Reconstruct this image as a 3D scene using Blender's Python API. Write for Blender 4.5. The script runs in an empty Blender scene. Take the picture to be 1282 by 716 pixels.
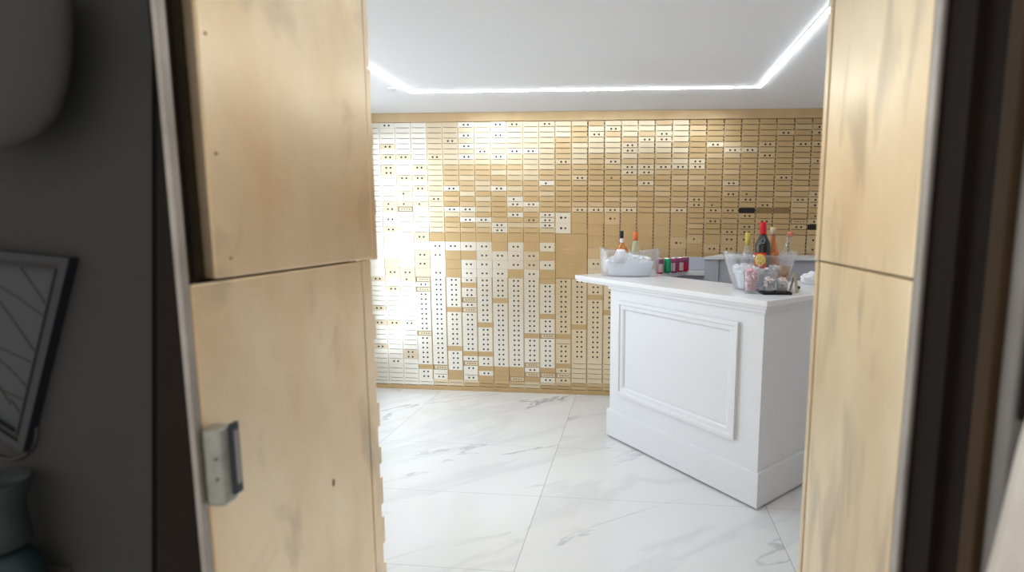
import bpy, bmesh, math, random
from mathutils import Vector, Matrix
random.seed(7)
S = bpy.context.scene
C = S.collection
PI = math.pi

# ------------------------------------------------------------------ materials
def newmat(name):
    m = bpy.data.materials.new(name); m.use_nodes = True
    nt = m.node_tree
    return m, nt, nt.nodes['Principled BSDF']

def pbr(name, col, rough=.5, metal=0., spec=.5, trans=0., ior=1.45, bump=None, emit=None, coat=0.):
    m, nt, b = newmat(name)
    b.inputs['Base Color'].default_value = (*col, 1)
    b.inputs['Roughness'].default_value = rough
    b.inputs['Metallic'].default_value = metal
    b.inputs['Specular IOR Level'].default_value = spec
    b.inputs['Transmission Weight'].default_value = trans
    b.inputs['IOR'].default_value = ior
    b.inputs['Coat Weight'].default_value = coat
    if emit:
        b.inputs['Emission Color'].default_value = (*emit[0], 1)
        b.inputs['Emission Strength'].default_value = emit[1]
    if bump:
        tc = nt.nodes.new('ShaderNodeTexCoord'); n = nt.nodes.new('ShaderNodeTexNoise')
        n.inputs['Scale'].default_value = bump[0]
        bp = nt.nodes.new('ShaderNodeBump'); bp.inputs['Strength'].default_value = bump[1]; bp.inputs['Distance'].default_value = .01
        nt.links.new(tc.outputs['Object'], n.inputs['Vector']); nt.links.new(n.outputs['Fac'], bp.inputs['Height'])
        nt.links.new(bp.outputs['Normal'], b.inputs['Normal'])
    return m

def mottled(name, c1, c2, scale, rough, metal, stretch=(1, 1, 1), dirt=None, bump=.15, detail=5, bscale=3., anis=0.):
    """two-tone noise metal with optional dirt smears"""
    m, nt, b = newmat(name)
    N = nt.nodes.new; L = nt.links.new
    tc = N('ShaderNodeTexCoord'); mp = N('ShaderNodeMapping'); mp.inputs['Scale'].default_value = stretch
    L(tc.outputs['Object'], mp.inputs['Vector'])
    n = N('ShaderNodeTexNoise'); n.inputs['Scale'].default_value = scale; n.inputs['Detail'].default_value = detail
    L(mp.outputs['Vector'], n.inputs['Vector'])
    r = N('ShaderNodeValToRGB'); r.color_ramp.elements[0].color = (*c1, 1); r.color_ramp.elements[1].color = (*c2, 1)
    r.color_ramp.elements[0].position = .35; r.color_ramp.elements[1].position = .65
    L(n.outputs['Fac'], r.inputs['Fac'])
    out = r.outputs['Color']
    if dirt:
        mp2 = N('ShaderNodeMapping'); mp2.inputs['Scale'].default_value = dirt[1]; mp2.inputs['Location'].default_value = dirt[4] if len(dirt) > 4 else (0, 0, 0)
        L(tc.outputs['Object'], mp2.inputs['Vector'])
        n2 = N('ShaderNodeTexNoise'); n2.inputs['Scale'].default_value = dirt[2]; n2.inputs['Detail'].default_value = 7
        n2.inputs['Distortion'].default_value = .6
        L(mp2.outputs['Vector'], n2.inputs['Vector'])
        r2 = N('ShaderNodeValToRGB'); r2.color_ramp.elements[0].position = dirt[3]; r2.color_ramp.elements[1].position = dirt[3] + .14
        r2.color_ramp.elements[0].color = (0, 0, 0, 1); r2.color_ramp.elements[1].color = (.42, .42, .42, 1)
        L(n2.outputs['Fac'], r2.inputs['Fac'])
        mx = N('ShaderNodeMix'); mx.data_type = 'RGBA'; mx.inputs['B'].default_value = (*dirt[0], 1)
        L(r2.outputs['Color'], mx.inputs['Factor']); L(out, mx.inputs['A']); out = mx.outputs['Result']
    L(out, b.inputs['Base Color'])
    b.inputs['Roughness'].default_value = rough; b.inputs['Metallic'].default_value = metal
    if metal < .3: b.inputs['Specular IOR Level'].default_value = .15
    if bump:
        n3 = N('ShaderNodeTexNoise'); n3.inputs['Scale'].default_value = bscale; n3.inputs['Detail'].default_value = 3
        L(mp.outputs['Vector'], n3.inputs['Vector'])
        bp = N('ShaderNodeBump'); bp.inputs['Strength'].default_value = bump; bp.inputs['Distance'].default_value = .02
        L(n3.outputs['Fac'], bp.inputs['Height']); L(bp.outputs['Normal'], b.inputs['Normal'])
    return m

def thin_clear(name, tint, gloss=.12, haze=0., rough=.05):
    """thin clear plastic or glass: tinted see-through with a glossy skin and a little haze"""
    m = bpy.data.materials.new(name); m.use_nodes = True; nt = m.node_tree; nt.nodes.clear()
    N = nt.nodes.new; L = nt.links.new
    o = N('ShaderNodeOutputMaterial'); t = N('ShaderNodeBsdfTransparent'); t.inputs['Color'].default_value = (*tint, 1)
    g = N('ShaderNodeBsdfGlossy'); g.inputs['Roughness'].default_value = rough; g.inputs['Color'].default_value = (.95, .95, .97, 1)
    f = N('ShaderNodeLayerWeight'); f.inputs['Blend'].default_value = .35
    mul = N('ShaderNodeMath'); mul.operation = 'MULTIPLY_ADD'; mul.inputs[1].default_value = .35; mul.inputs[2].default_value = gloss
    L(f.outputs['Facing'], mul.inputs[0]); mul.use_clamp = True
    mx = N('ShaderNodeMixShader'); L(mul.outputs[0], mx.inputs[0]); L(t.outputs[0], mx.inputs[1]); L(g.outputs[0], mx.inputs[2])
    last = mx.outputs[0]
    if haze:
        d = N('ShaderNodeBsdfDiffuse'); d.inputs['Color'].default_value = (*[min(1, c * .9) for c in tint], 1)
        m2 = N('ShaderNodeMixShader'); m2.inputs[0].default_value = haze; L(last, m2.inputs[1]); L(d.outputs[0], m2.inputs[2]); last = m2.outputs[0]
    L(last, o.inputs['Surface'])
    return m

# vault brass tones; the pale and tan steps also carry painted reflections
PALE = mottled('pale_brass', (.97, .93, .84), (.94, .88, .77), 6, .32, .85, bump=.04, bscale=9)
CREAM = mottled('cream_brass', (.86, .73, .53), (.80, .66, .45), 6, .33, .85, bump=.04, bscale=9)
BRASS = mottled('satin_brass', (.75, .57, .34), (.69, .50, .29), 6, .36, .85, bump=.04, bscale=9)
BEIGE = mottled('beige_brass', (.82, .70, .52), (.76, .63, .45), 6, .36, .8, bump=.04, bscale=9)
TAN = mottled('tan_brass', (.66, .47, .25), (.60, .42, .21), 6, .42, .8, bump=.04, bscale=9)
DARKB = mottled('tarnished_brass', (.33, .21, .10), (.25, .16, .07), 8, .5, .7, bump=.05, bscale=9)
VOID = pbr('empty_box_black', (.012, .009, .007), .7)
HOLE = pbr('keyhole_black', (.02, .016, .012), .45)
SLIT = pbr('seam_brown', (.10, .06, .03), .6)
JAMBL = mottled('gilded_jamb_left', (.95, .77, .54), (.84, .62, .38), 3.2, .36, .72, (1, 1.6, 1), dirt=((.36, .29, .19), (1, 2.6, 1.6), 2.2, .56), bump=.12, bscale=4.0)
JAMBR = mottled('gilded_jamb_right', (.82, .68, .48), (.72, .56, .36), 3.0, .38, .9, (1, 1.6, .8), dirt=((.30, .24, .16), (1, 4.0, 1.0), 3.0, .52), bump=.10, bscale=4.5)
STEEL = mottled('worn_grey_steel', (.44, .40, .37), (.34, .31, .28), 12, .45, .75, bump=.05)
ZINC = mottled('zinc_plate', (.38, .38, .34), (.30, .30, .27), 30, .4, .8, bump=.08, bscale=40)
DARKSTEEL = pbr('dark_blue_steel', (.05, .06, .075), .4, .6)
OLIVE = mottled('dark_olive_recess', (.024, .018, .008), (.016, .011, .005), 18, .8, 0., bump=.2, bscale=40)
DKBROWN = mottled('dark_brown_frame_paint', (.013, .008, .005), (.008, .005, .003), 6, .7, 0., (1, 1, .4), bump=.08, bscale=20)
BLACK = pbr('black_edge', (.002, .002, .002), .8, spec=.1)
BRONZE = mottled('brown_bronze_strip', (.060, .034, .016), (.034, .020, .010), 5, .6, .0, (1, 1, .5), bump=.06)
GUNMETAL = mottled('gunmetal_strip', (.30, .285, .27), (.20, .19, .18), 5, .55, .2, (1, 1, .6), bump=.05)
WALLW = pbr('white_wall_paint', (.80, .79, .78), .7, bump=(60, .04))
VWALL = mottled('brass_sheet_wall', (.52, .39, .23), (.44, .33, .19), 4, .5, .3, bump=.05)
CEIL = pbr('white_ceiling_paint', (.88, .88, .90), .75, bump=(60, .03))
DIMWALL = mottled('dimmed_grey_wall', (.047, .048, .046), (.041, .042, .041), 3, .85, 0., bump=.05, bscale=50)  # dimming over the neighbouring slide set into the colour
LACQ = pbr('white_lacquer', (.84, .85, .88), .28, spec=.5)
TOPW = pbr('white_countertop', (.88, .88, .89), .22, spec=.5)
GREYC = pbr('grey_laminate', (.48, .48, .52), .55)
LED = pbr('led_diffuser', (1, 1, 1), .5, emit=((.86, .94, 1), 20.0))
ACRYL = thin_clear('clear_acrylic', (.95, .96, .98), .06, .07)
CLEARG = thin_clear('clear_glass', (.92, .94, .94), .05, .03)
PALEWINE = thin_clear('pale_wine_glass', (.80, .80, .58), .08, .45)
AMBERG = thin_clear('amber_spirit_glass', (.90, .42, .05), .05, .30)
ROSEG = thin_clear('amber_rose_glass', (.86, .44, .16), .05, .22)
DARKG = pbr('dark_green_bottle', (.010, .012, .010), .12, spec=.6, coat=.4)
ICE = pbr('crushed_ice', (.96, .97, .98), .25, spec=.6, bump=(90, .5))
PINKICE = pbr('pink_ice', (.88, .50, .56), .25, spec=.6, bump=(90, .4))
BAG = pbr('white_ice_bag', (.93, .93, .95), .35, spec=.5, bump=(30, .3))

def plain(name, col, rough=.45, metal=0.): return pbr(name, col, rough, metal)
REDCAP = plain('red_capsule', (.72, .015, .03), .35); ORANGE = plain('orange_capsule', (.90, .22, .05), .4)
BLACKCAP = plain('black_cap', (.02, .025, .028), .4); YELCAP = plain('yellow_capsule', (.72, .58, .12), .4)
CORK = plain('cork_top', (.74, .60, .42), .7); PINKCAP = plain('coral_cap', (.75, .20, .15), .4)
LABW = plain('paper_label', (.82, .82, .84), .6); LABRED = plain('red_label', (.75, .03, .015), .5); SUNY = plain('yellow_print', (.95, .66, .05), .5)
INK = plain('dark_print', (.05, .05, .06), .5); TEAL = plain('teal_print', (.05, .38, .30), .5); GREYP = plain('grey_print', (.55, .55, .58), .5)
CANRED = plain('can_red', (.62, .015, .06), .3, .3); CANPUR = plain('can_plum', (.28, .06, .15), .3, .3); CANGRN = plain('can_green', (.02, .36, .17), .3, .3)
CANPALE = plain('can_pale_print', (.72, .52, .55), .35, .2); ALU = plain('can_aluminium', (.86, .86, .87), .3, .9)
TRAYB = plain('black_tray', (.015, .008, .012), .35); KRAFT = plain('tan_card', (.50, .42, .28), .7); CARDW = plain('white_card', (.75, .72, .72), .6)
TISSUE = pbr('white_tissue', (.9, .9, .92), .8, bump=(40, .2))
FABRIC = mottled('pale_cream_fabric', (.78, .75, .70), (.68, .64, .58), 8, .9, 0., bump=.2, bscale=18)
# dim wall pieces, the same dimming set into their colours
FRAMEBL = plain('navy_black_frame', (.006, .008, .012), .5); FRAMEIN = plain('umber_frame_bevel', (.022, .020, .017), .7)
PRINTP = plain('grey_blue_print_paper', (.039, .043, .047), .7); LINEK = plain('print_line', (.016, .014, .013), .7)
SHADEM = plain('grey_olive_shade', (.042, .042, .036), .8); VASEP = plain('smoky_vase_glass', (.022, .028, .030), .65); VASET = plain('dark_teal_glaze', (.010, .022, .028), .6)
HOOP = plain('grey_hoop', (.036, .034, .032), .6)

# marble floor
def marble():
    m, nt, b = newmat('white_marble_tiles'); N = nt.nodes.new; L = nt.links.new
    tc = N('ShaderNodeTexCoord')
    sep = N('ShaderNodeSeparateXYZ'); L(tc.outputs['Object'], sep.inputs[0])
    def math_(op, a, bv=None, c=None):
        n = N('ShaderNodeMath'); n.operation = op
        for i, v in enumerate((a, bv, c)):
            if v is None: continue
            if isinstance(v, (int, float)): n.inputs[i].default_value = v
            else: L(v, n.inputs[i])
        return n.outputs[0]
    px = math_('DIVIDE', math_('ADD', sep.outputs['X'], 0.503 + 1.218 * 4), 1.218)
    py = math_('DIVIDE', math_('ADD', sep.outputs['Y'], -2.68 + 0.63 * 10), 0.63)
    fx = math_('FRACT', px); fy = math_('FRACT', py)
    ix = math_('FLOOR', px); iy = math_('FLOOR', py)
    def near(fr, w):
        d = math_('MINIMUM', fr, math_('SUBTRACT', 1.0, fr)); return math_('LESS_THAN', d, w)
    j = math_('MAXIMUM', near(fx, .0016), math_('MULTIPLY', near(fy, .0026), .6))
    # each tile samples the marble somewhere else
    cmb = N('ShaderNodeCombineXYZ'); L(math_('MULTIPLY', ix, 3.7), cmb.inputs[0]); L(math_('MULTIPLY', math_('FLOOR', math_('DIVIDE', iy, 2)), 0.0), cmb.inputs[1]); L(math_('MULTIPLY', ix, 7.1), cmb.inputs[2])
    va = N('ShaderNodeVectorMath'); va.operation = 'ADD'; L(tc.outputs['Object'], va.inputs[0]); L(cmb.outputs[0], va.inputs[1])
    mp0 = N('ShaderNodeMapping'); mp0.inputs['Rotation'].default_value = (0, 0, math.radians(-38)); L(va.outputs[0], mp0.inputs['Vector'])
    mp = N('ShaderNodeMapping'); mp.inputs['Scale'].default_value = (.55, 1.9, 1)
    L(mp0.outputs[0], mp.inputs['Vector'])
    def vein(scale, width, dist, seed):
        n = N('ShaderNodeTexNoise'); n.noise_dimensions = '3D'; n.inputs['Scale'].default_value = scale; n.inputs['Detail'].default_value = 6
        n.inputs['Roughness'].default_value = .55; n.inputs['Distortion'].default_value = dist
        ad = N('ShaderNodeVectorMath'); ad.operation = 'ADD'; ad.inputs[1].default_value = (seed, seed * .7, seed * .3); L(mp.outputs['Vector'], ad.inputs[0]); L(ad.outputs[0], n.inputs['Vector'])
        d = math_('ABSOLUTE', math_('SUBTRACT', n.outputs['Fac'], .5))
        mr = N('ShaderNodeMapRange'); mr.inputs['From Min'].default_value = 0; mr.inputs['From Max'].default_value = width
        mr.inputs['To Min'].default_value = 1; mr.inputs['To Max'].default_value = 0; mr.interpolation_type = 'SMOOTHSTEP'; L(d, mr.inputs['Value'])
        return mr.outputs[0]
    msk = N('ShaderNodeTexNoise'); msk.inputs['Scale'].default_value = 1.6; msk.inputs['Detail'].default_value = 2; L(mp.outputs['Vector'], msk.inputs['Vector'])
    mr = N('ShaderNodeMapRange'); mr.inputs['From Min'].default_value = .46; mr.inputs['From Max'].default_value = .62; L(msk.outputs['Fac'], mr.inputs['Value'])
    v1 = math_('MULTIPLY', vein(1.15, .014, .7, 3.1), mr.outputs[0])
    v2 = math_('MULTIPLY', vein(.8, .05, .5, 9.4), .16)
    v = math_('MINIMUM', math_('ADD', math_('MULTIPLY', v1, .75), v2), 1.0)
    cl = N('ShaderNodeTexNoise'); cl.inputs['Scale'].default_value = 1.1; cl.inputs['Detail'].default_value = 4; L(mp.outputs['Vector'], cl.inputs['Vector'])
    r0 = N('ShaderNodeMix'); r0.data_type = 'RGBA'; r0.inputs['A'].default_value = (.78, .78, .79, 1); r0.inputs['B'].default_value = (.86, .86, .865, 1); L(cl.outputs['Fac'], r0.inputs['Factor'])
    r1 = N('ShaderNodeMix'); r1.data_type = 'RGBA'; r1.inputs['B'].default_value = (.38, .40, .44, 1); L(v, r1.inputs['Factor']); L(r0.outputs['Result'], r1.inputs['A'])
    r2 = N('ShaderNodeMix'); r2.data_type = 'RGBA'; r2.inputs['B'].default_value = (.48, .47, .46, 1); L(j, r2.inputs['Factor']); L(r1.outputs['Result'], r2.inputs['A'])
    L(r2.outputs['Result'], b.inputs['Base Color']); b.inputs['Roughness'].default_value = .14
    return m
MARBLE = marble()

# ------------------------------------------------------------------ mesh helpers
class MB:
    def __init__(s): s.bm = bmesh.new(); s.mats = []
    def mi(s, m):
        if m not in s.mats: s.mats.append(m)
        return s.mats.index(m)
    def _add(s, verts, faces, m, smooth=False):
        vs = [s.bm.verts.new(v) for v in verts]; k = s.mi(m); out = []
        for f in faces:
            try: fc = s.bm.faces.new([vs[i] for i in f])
            except ValueError: continue
            fc.material_index = k; fc.smooth = smooth; out.append(fc)
        return vs, out
    def box(s, lo, hi, m, bev=0., mat=None, seg=1):
        x0, y0, z0 = lo; x1, y1, z1 = hi
        v = [(x0, y0, z0), (x1, y0, z0), (x1, y1, z0), (x0, y1, z0), (x0, y0, z1), (x1, y0, z1), (x1, y1, z1), (x0, y1, z1)]
        f = [(0, 3, 2, 1), (4, 5, 6, 7), (0, 1, 5, 4), (1, 2, 6, 5), (2, 3, 7, 6), (3, 0, 4, 7)]
        vs, fs = s._add(v, f, m)
        if bev:
            es = list({e for fc in fs for e in fc.edges})
            r = bmesh.ops.bevel(s.bm, geom=es, offset=bev, segments=seg, affect='EDGES', profile=.6)
            vs = list({vv for fc in r['faces'] for vv in fc.verts} | {vv for vv in vs if vv.is_valid})
        if mat is not None:
            for vv in vs:
                if vv.is_valid: vv.co = mat @ vv.co
        return s
    def prism(s, poly, z0, z1, m, bev=0., axis='z'):
        n = len(poly)
        if axis == 'z': v = [(x, y, z0) for x, y in poly] + [(x, y, z1) for x, y in poly]
        elif axis == 'y': v = [(x, z0, z) for x, z in poly] + [(x, z1, z) for x, z in poly]
        else: v = [(z0, a, b) for a, b in poly] + [(z1, a, b) for a, b in poly]
        f = [tuple(range(n))[::-1], tuple(range(n, 2 * n))] + [(i, (i + 1) % n, n + (i + 1) % n, n + i) for i in range(n)]
        vs, fs = s._add(v, f, m)
        bmesh.ops.recalc_face_normals(s.bm, faces=fs)
        if bev:
            es = list({e for fc in fs for e in fc.edges})
            bmesh.ops.bevel(s.bm, geom=es, offset=bev, segments=2, affect='EDGES', profile=.6)
        return s
    def lathe(s, prof, m, n=24, at=(0, 0, 0), sx=1., sy=1., smooth=True, closed=False, a0=0., a1=2 * PI):
        full = abs(a1 - a0 - 2 * PI) < 1e-6
        k = n if full else n + 1; v = []
        for r, z in prof:
            for i in range(k):
                a = a0 + (a1 - a0) * i / n
                v.append((at[0] + r * math.cos(a) * sx, at[1] + r * math.sin(a) * sy, at[2] + z))
        f = []
        for j in range(len(prof) - 1):
            for i in range(n):
                i2 = (i + 1) % k
                f.append((j * k + i, j * k + i2, (j + 1) * k + i2, (j + 1) * k + i))
        vs, fs = s._add(v, f, m, smooth)
        if full:
            if prof[0][0] < 1e-6 or True: pass
        return s
    def disc(s, c, r, m, axis='y', n=12, th=.0012):
        v = []
        for t in (0, -th):
            for i in range(n):
                a = 2 * PI * i / n
                if axis == 'y': v.append((c[0] + r * math.cos(a), c[1] + t, c[2] + r * math.sin(a)))
                else: v.append((c[0] + r * math.cos(a), c[1] + r * math.sin(a), c[2] - t))
        f = [tuple(range(n)), tuple(range(2 * n - 1, n - 1, -1))] + [(i, n + i, n + (i + 1) % n, (i + 1) % n) for i in range(n)]
        vs, fs = s._add(v, f, m); bmesh.ops.recalc_face_normals(s.bm, faces=fs)
        return s
    def tube(s, pts, r, m, n=6):
        pts = [Vector(p) for p in pts]; v = []; f = []
        for i, p in enumerate(pts):
            d = (pts[min(i + 1, len(pts) - 1)] - pts[max(i - 1, 0)]).normalized()
            a = d.orthogonal().normalized(); b = d.cross(a)
            for k in range(n):
                t = 2 * PI * k / n; v.append(p + r * (math.cos(t) * a + math.sin(t) * b))
        for i in range(len(pts) - 1):
            for k in range(n): f.append((i * n + k, i * n + (k + 1) % n, (i + 1) * n + (k + 1) % n, (i + 1) * n + k))
        f += [tuple(range(n))[::-1], tuple(range((len(pts) - 1) * n, len(pts) * n))]
        s._add(v, f, m, True); return s
    def mesh(s, name):
        me = bpy.data.meshes.new(name); bmesh.ops.recalc_face_normals(s.bm, faces=s.bm.faces); s.bm.to_mesh(me); s.bm.free()
        for m in s.mats: me.materials.append(m)
        return me
    def build(s, name, parent=None, loc=(0, 0, 0), rot=(0, 0, 0), **kw):
        o = bpy.data.objects.new(name, s.mesh(name)); C.objects.link(o); o.location = loc; o.rotation_euler = rot
        if parent: o.parent = parent
        for k, v in kw.items(): o[k] = v
        return o

def thing(name, label, cat, loc=(0, 0, 0), rz=0., group=None):
    o = bpy.data.objects.new(name, None); C.objects.link(o); o.location = loc; o.rotation_euler = (0, 0, rz); o.empty_display_size = .05
    o['label'] = label; o['category'] = cat
    if group: o['group'] = group
    return o
def tag(o, label, cat, group=None):
    o['label'] = label; o['category'] = cat
    if group: o['group'] = group
    return o
def struct(mb, name, label=None, cat=None, parent=None):
    o = mb.build(name, parent)
    if not parent: o['kind'] = 'structure'; o['label'] = label; o['category'] = cat
    return o

# ------------------------------------------------------------------ room constants (metres; x right, y into the vault, z up)
WY, H = 4.41, 2.415            # front face of the deposit boxes, ceiling
XL, XR = -.709, .409           # faces of the two gilded jambs
LX, RX = -2.50, 2.05           # side walls of the vault

struct(MB().box((-3.2, -1.6, -.06), (2.9, 4.75, 0), MARBLE), 'floor', 'white marble tile floor with grey veins', 'floor')
struct(MB().box((LX - .1, 1.25, H), (RX + .1, 4.75, H + .1), CEIL), 'ceiling', 'flat white painted ceiling above the lit strip', 'ceiling')
struct(MB().box((LX - .1, 4.62, 0), (RX + .1, 4.75, H), WALLW), 'wall_back', 'plain wall behind the brass deposit boxes', 'wall')
struct(MB().box((LX - .1, 1.34, 0), (LX, 4.62, H), WALLW), 'wall_left', 'white side wall of the vault beyond left jamb', 'wall')
struct(MB().box((RX, 1.34, 0), (RX + .1, 4.62, H), WALLW), 'wall_right', 'white side wall of the vault behind the bar', 'wall')
m = MB(); m.box((LX - .1, .90, 0), (XL - .05, 1.34, H), VWALL)
struct(m, 'wall_front', 'thick wall left of the vault doorway', 'wall')
struct(MB().box((XR + .05, .90, 0), (RX + .1, 1.19, H), VWALL), 'wall_front_right', 'thick wall right of the vault doorway', 'wall')
struct(MB().box((XL - .05, .90, 2.22), (XR + .05, 1.25, H), VWALL), 'trim_1', 'lintel over the vault doorway', 'trim')
# brass strip above the boxes and plinth below
struct(MB().box((LX, WY - .012, 2.340), (RX, 4.62, H), BRASS, .003), 'trim_2', 'plain brass band along top of deposit box wall', 'trim')
m = MB(); m.box((LX, WY - .004, 0), (RX, 4.62, .038), TAN, .002)
struct(m, 'baseboard_back', 'narrow brass plinth under the deposit boxes', 'baseboard')

# ------------------------------------------------------------------ deposit box wall
P = .1385; SEAM = -1.793       # column pitch; seam between third and fourth full column
def colx(c): return SEAM + (c - 3) * P
Z1, Z2, Z3, Z4, Z5 = 2.338, 1.411, 1.020, .100, .040
UP = {-1: '.' * 21, 0: 'h...t.t.tt.....1t.h.t', 1: '......t...t..1.1F....', 2: '........t.t.t..1.....', 3: '......h.......h......', 4: '...t........w...w....',
      5: 'w.w.w.w.........w.w..', 6: '.....w............w..', 7: 'w.w...w.....w...T..ww', 8: 'h....w........vw.w...', 9: '.....w.........w..t..',
      10: 'h..........v.....www.', 11: '.......h.........', 12: '..........h.....h', 13: '..h.............h', 14: '.h.....h..1.....h', 15: '....hh..hh......h',
      16: '...h....hh.h.....', 17: '..hh....h........', 18: '........h.......h', 19: '.......ww.....hh.....', 20: '....w..........1h.h..',
      21: '.....w.....w.h..h...h', 22: '.....w.......1h.Kh.hh', 23: '....h.h........hD.h..', 24: '..h.......h.....D....', 25: '....h.........h...Fh.', 26: '.hh.h..h.....hhh.1hK.'}
TALL = {11: 'WW', 12: 'TT', 13: 'TTT', 14: 'dTT', 15: 'TTT', 16: 'TTT', 17: 'TTT', 18: 'TTd'}      # tall plates from 1.591 down
WIDE_TALL = {11: 'HH'}
MID = {-1: 'WWWWW', 0: 'WWWct', 1: 'WWWWt', 2: 'tWttc', 3: 'TwwWw', 4: 'TwTTT', 5: 'TwTww', 6: 'Twwww', 7: 'TTwvw', 8: 'TwwwT', 9: 'TTttw', 10: 'TwTwT',
       11: '', 12: '', 13: '.tt', 14: '.hh', 15: '...', 16: '...', 17: '...', 18: '...', 19: '1TTTT', 20: 'TdTTT', 21: 'dd...', 22: 'h....', 23: '.....', 24: '.....', 25: '.....', 26: 'hh...'}
LOW = {-1: 't.....t..t....t......', 0: '..t......t.......h...', 1: '1........h.....tt....', 2: 'FhFhhhhhhhhFhhhhhhThh', 3: 'hhhhhhhhhhhhhhhhhhF.h', 4: 'hhhhhhThhhhhhhThhhhTT',
       5: 'hThhFhFhhhhhhhhThFh.h', 6: 'hhhhhhhhhThhhhhThhThT', 7: 'hhhhThhhhhhhhhhhhhTTT', 8: 'hhhhhhhhhhhhhhhhhhTTF', 9: 'hhhhhhhhhhhThhhhhFhFT',
       10: 'ThhhhhhThhhFhhhhhhTFh', 11: 'hhhhhhhhhhhT.hhhhThFh', 12: 'hhhhhhhhhThhhhhh.....', 13: 'hhhThhhhhhhhhhhh.....', 14: 'hhhhhhThhhhhhhhh.....'}

cache = {}
def plate_mesh(code, h, mat, edge, thin, zone='up'):
    key = (code, round(h, 4), mat.name, edge, thin, zone)
    if key in cache: return cache[key]
    w = P - .0022; g = .0004 if zone != 'low' else .0002; bv = .0007 if zone != 'low' else .0004
    mb = MB(); hw = w / 2; z0 = g; z1 = h - g
    if code == 'K':
        mb.box((-hw, .001, z0), (hw, .012, z1), VOID)
    elif code == 'F':
        mb.box((-hw, .001, z0), (hw, .012, z1), mat, .001)
        for a, b in (((-hw + .004, z0), (hw - .004, z0 + .006)), ((-hw + .004, z1 - .006), (hw - .004, z1)), ((-hw + .004, z0), (-hw + .010, z1)), ((hw - .010, z0), (hw - .004, z1))):
            mb.box((a[0], -.003, a[1]), (b[0], .002, b[1]), DARKB if edge else SLIT, .0008)
        for k in range(4):
            x = -.035 + .022 * k; mb.box((x, -.0006, h * .42), (x + .012, .002, h * .58), SLIT)
    else:
        mb.box((-hw, 0, z0), (hw, .012, z1), mat, bv)
        r = .0082
        cz = h / 2
        if code in 'htwd':
            if h > .09: 
                mb.disc((-.018, 0, cz), r * 1.15, HOLE); mb.disc((.018, 0, cz), r * .8, SLIT)
            else:
                mb.disc((-.0190, 0, cz), r, HOLE); mb.disc((.0190, 0, cz), r, HOLE)
        if code == 'H':
            mb.disc((-.020, 0, cz), r * 1.25, HOLE); mb.disc((.016, 0, cz), r, HOLE)
        if code in '1v':
            mb.disc((-.012, 0, cz), r, SLIT if code == '1' else HOLE)
        if edge and code in '.hw1vtTWcd' and h < .06:    # finger slit along the foot of a small door
            a = .84 * hw
            q = .0012 if thin > 1 else 0
            v = [(-a, -.0008, z0 + .0016), (a * .1, -.0008, z0 - .0004), (a, -.0008, z0 + .0002), (a, -.0008, z0 + .0028 + q), (a * .1, -.0008, z0 + .0030 + q), (-a, -.0008, z0 + .0044 + q)]
            if code == '.' or thin: 
                vs, fs = mb._add([(x, y, z) for x, y, z in v] + [(x, .002, z) for x, y, z in v],
                                 [(0, 1, 4, 5), (1, 2, 3, 4), (0, 6, 7, 1), (1, 7, 8, 2), (3, 9, 10, 4), (4, 10, 11, 5), (2, 8, 9, 3), (5, 11, 6, 0)], SLIT)
    cache[key] = mb.mesh('deposit_door'); return cache[key]

ORD = ['first', 'second', 'third', 'fourth', 'fifth', 'sixth', 'seventh', 'eighth', 'ninth', 'tenth', 'eleventh', 'twelfth', 'thirteenth', 'fourteenth', 'fifteenth', 'sixteenth',
       'seventeenth', 'eighteenth', 'nineteenth', 'twentieth', 'twenty-first', 'twenty-second', 'twenty-third', 'twenty-fourth', 'twenty-fifth', 'twenty-sixth', 'twenty-seventh', 'twenty-eighth']
def plate_tone(c, zone, code, z=0.):  # code gives a plate's own tone; column and height paint in reflected light
    if code == 'K': return VOID
    if code == 'D': return DARKB
    if zone == 'up':
        low = z < 1.95
        if c <= 3: base = PALE if c != 3 else CREAM
        elif c <= 10: base = random.choice((TAN, BRASS, BRASS, CREAM) if z < 1.75 else (BRASS, BRASS, CREAM)) if low else CREAM
        elif c <= 18: base = random.choice((TAN, BRASS)) if low else random.choice((BRASS, CREAM))
        else: base = random.choice((TAN, TAN, TAN, TAN, TAN, BRASS))
        if code in 'wWv': return PALE if c < 11 else CREAM
        if code == 'H': return PALE
        if code in 't1' and c <= 2: return BEIGE
        if code == 'F' and c <= 2: return BEIGE
        if code == 'h' and c > 9: return CREAM if c < 19 else BRASS
        if code == 'T': return TAN
        return base
    if zone == 'tall': return PALE if code in 'WH' else TAN if code == 'T' else BRASS
    if zone == 'mid':
        if code in 'wWv': return PALE
        if code in 'tc': return BEIGE
        if code == 'T': return TAN
        return BRASS
    if zone == 'low':
        if code == 'T': return TAN
        if c <= 1: return BEIGE if code in 't1' else PALE
        if code == 'F': return CREAM
        return PALE if c <= 10 else CREAM
def plate(par, c, z0, z1, code, zone, edge, thin=False):
    h = z1 - z0; mt = plate_tone(c, zone, code, z0)
    nm = {'K': 'empty_slot', 'F': 'label_frame'}.get(code, 'deposit_door')
    if code in 'TWcD': nm = 'blank_plate'
    o = bpy.data.objects.new(nm, plate_mesh(code, h, mt, edge, thin, zone)); C.objects.link(o); o.parent = par
    o.location = (0, random.uniform(-.0015, .0015) if zone != 'low' else random.uniform(-.0004, .0004), z0)
    t = .010 if zone == 'up' else .006
    o.rotation_euler = (random.gauss(0, t * .55), 0, random.gauss(0, t))
    if code == 'K': o['label'] = 'empty black slot without its door'

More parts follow.
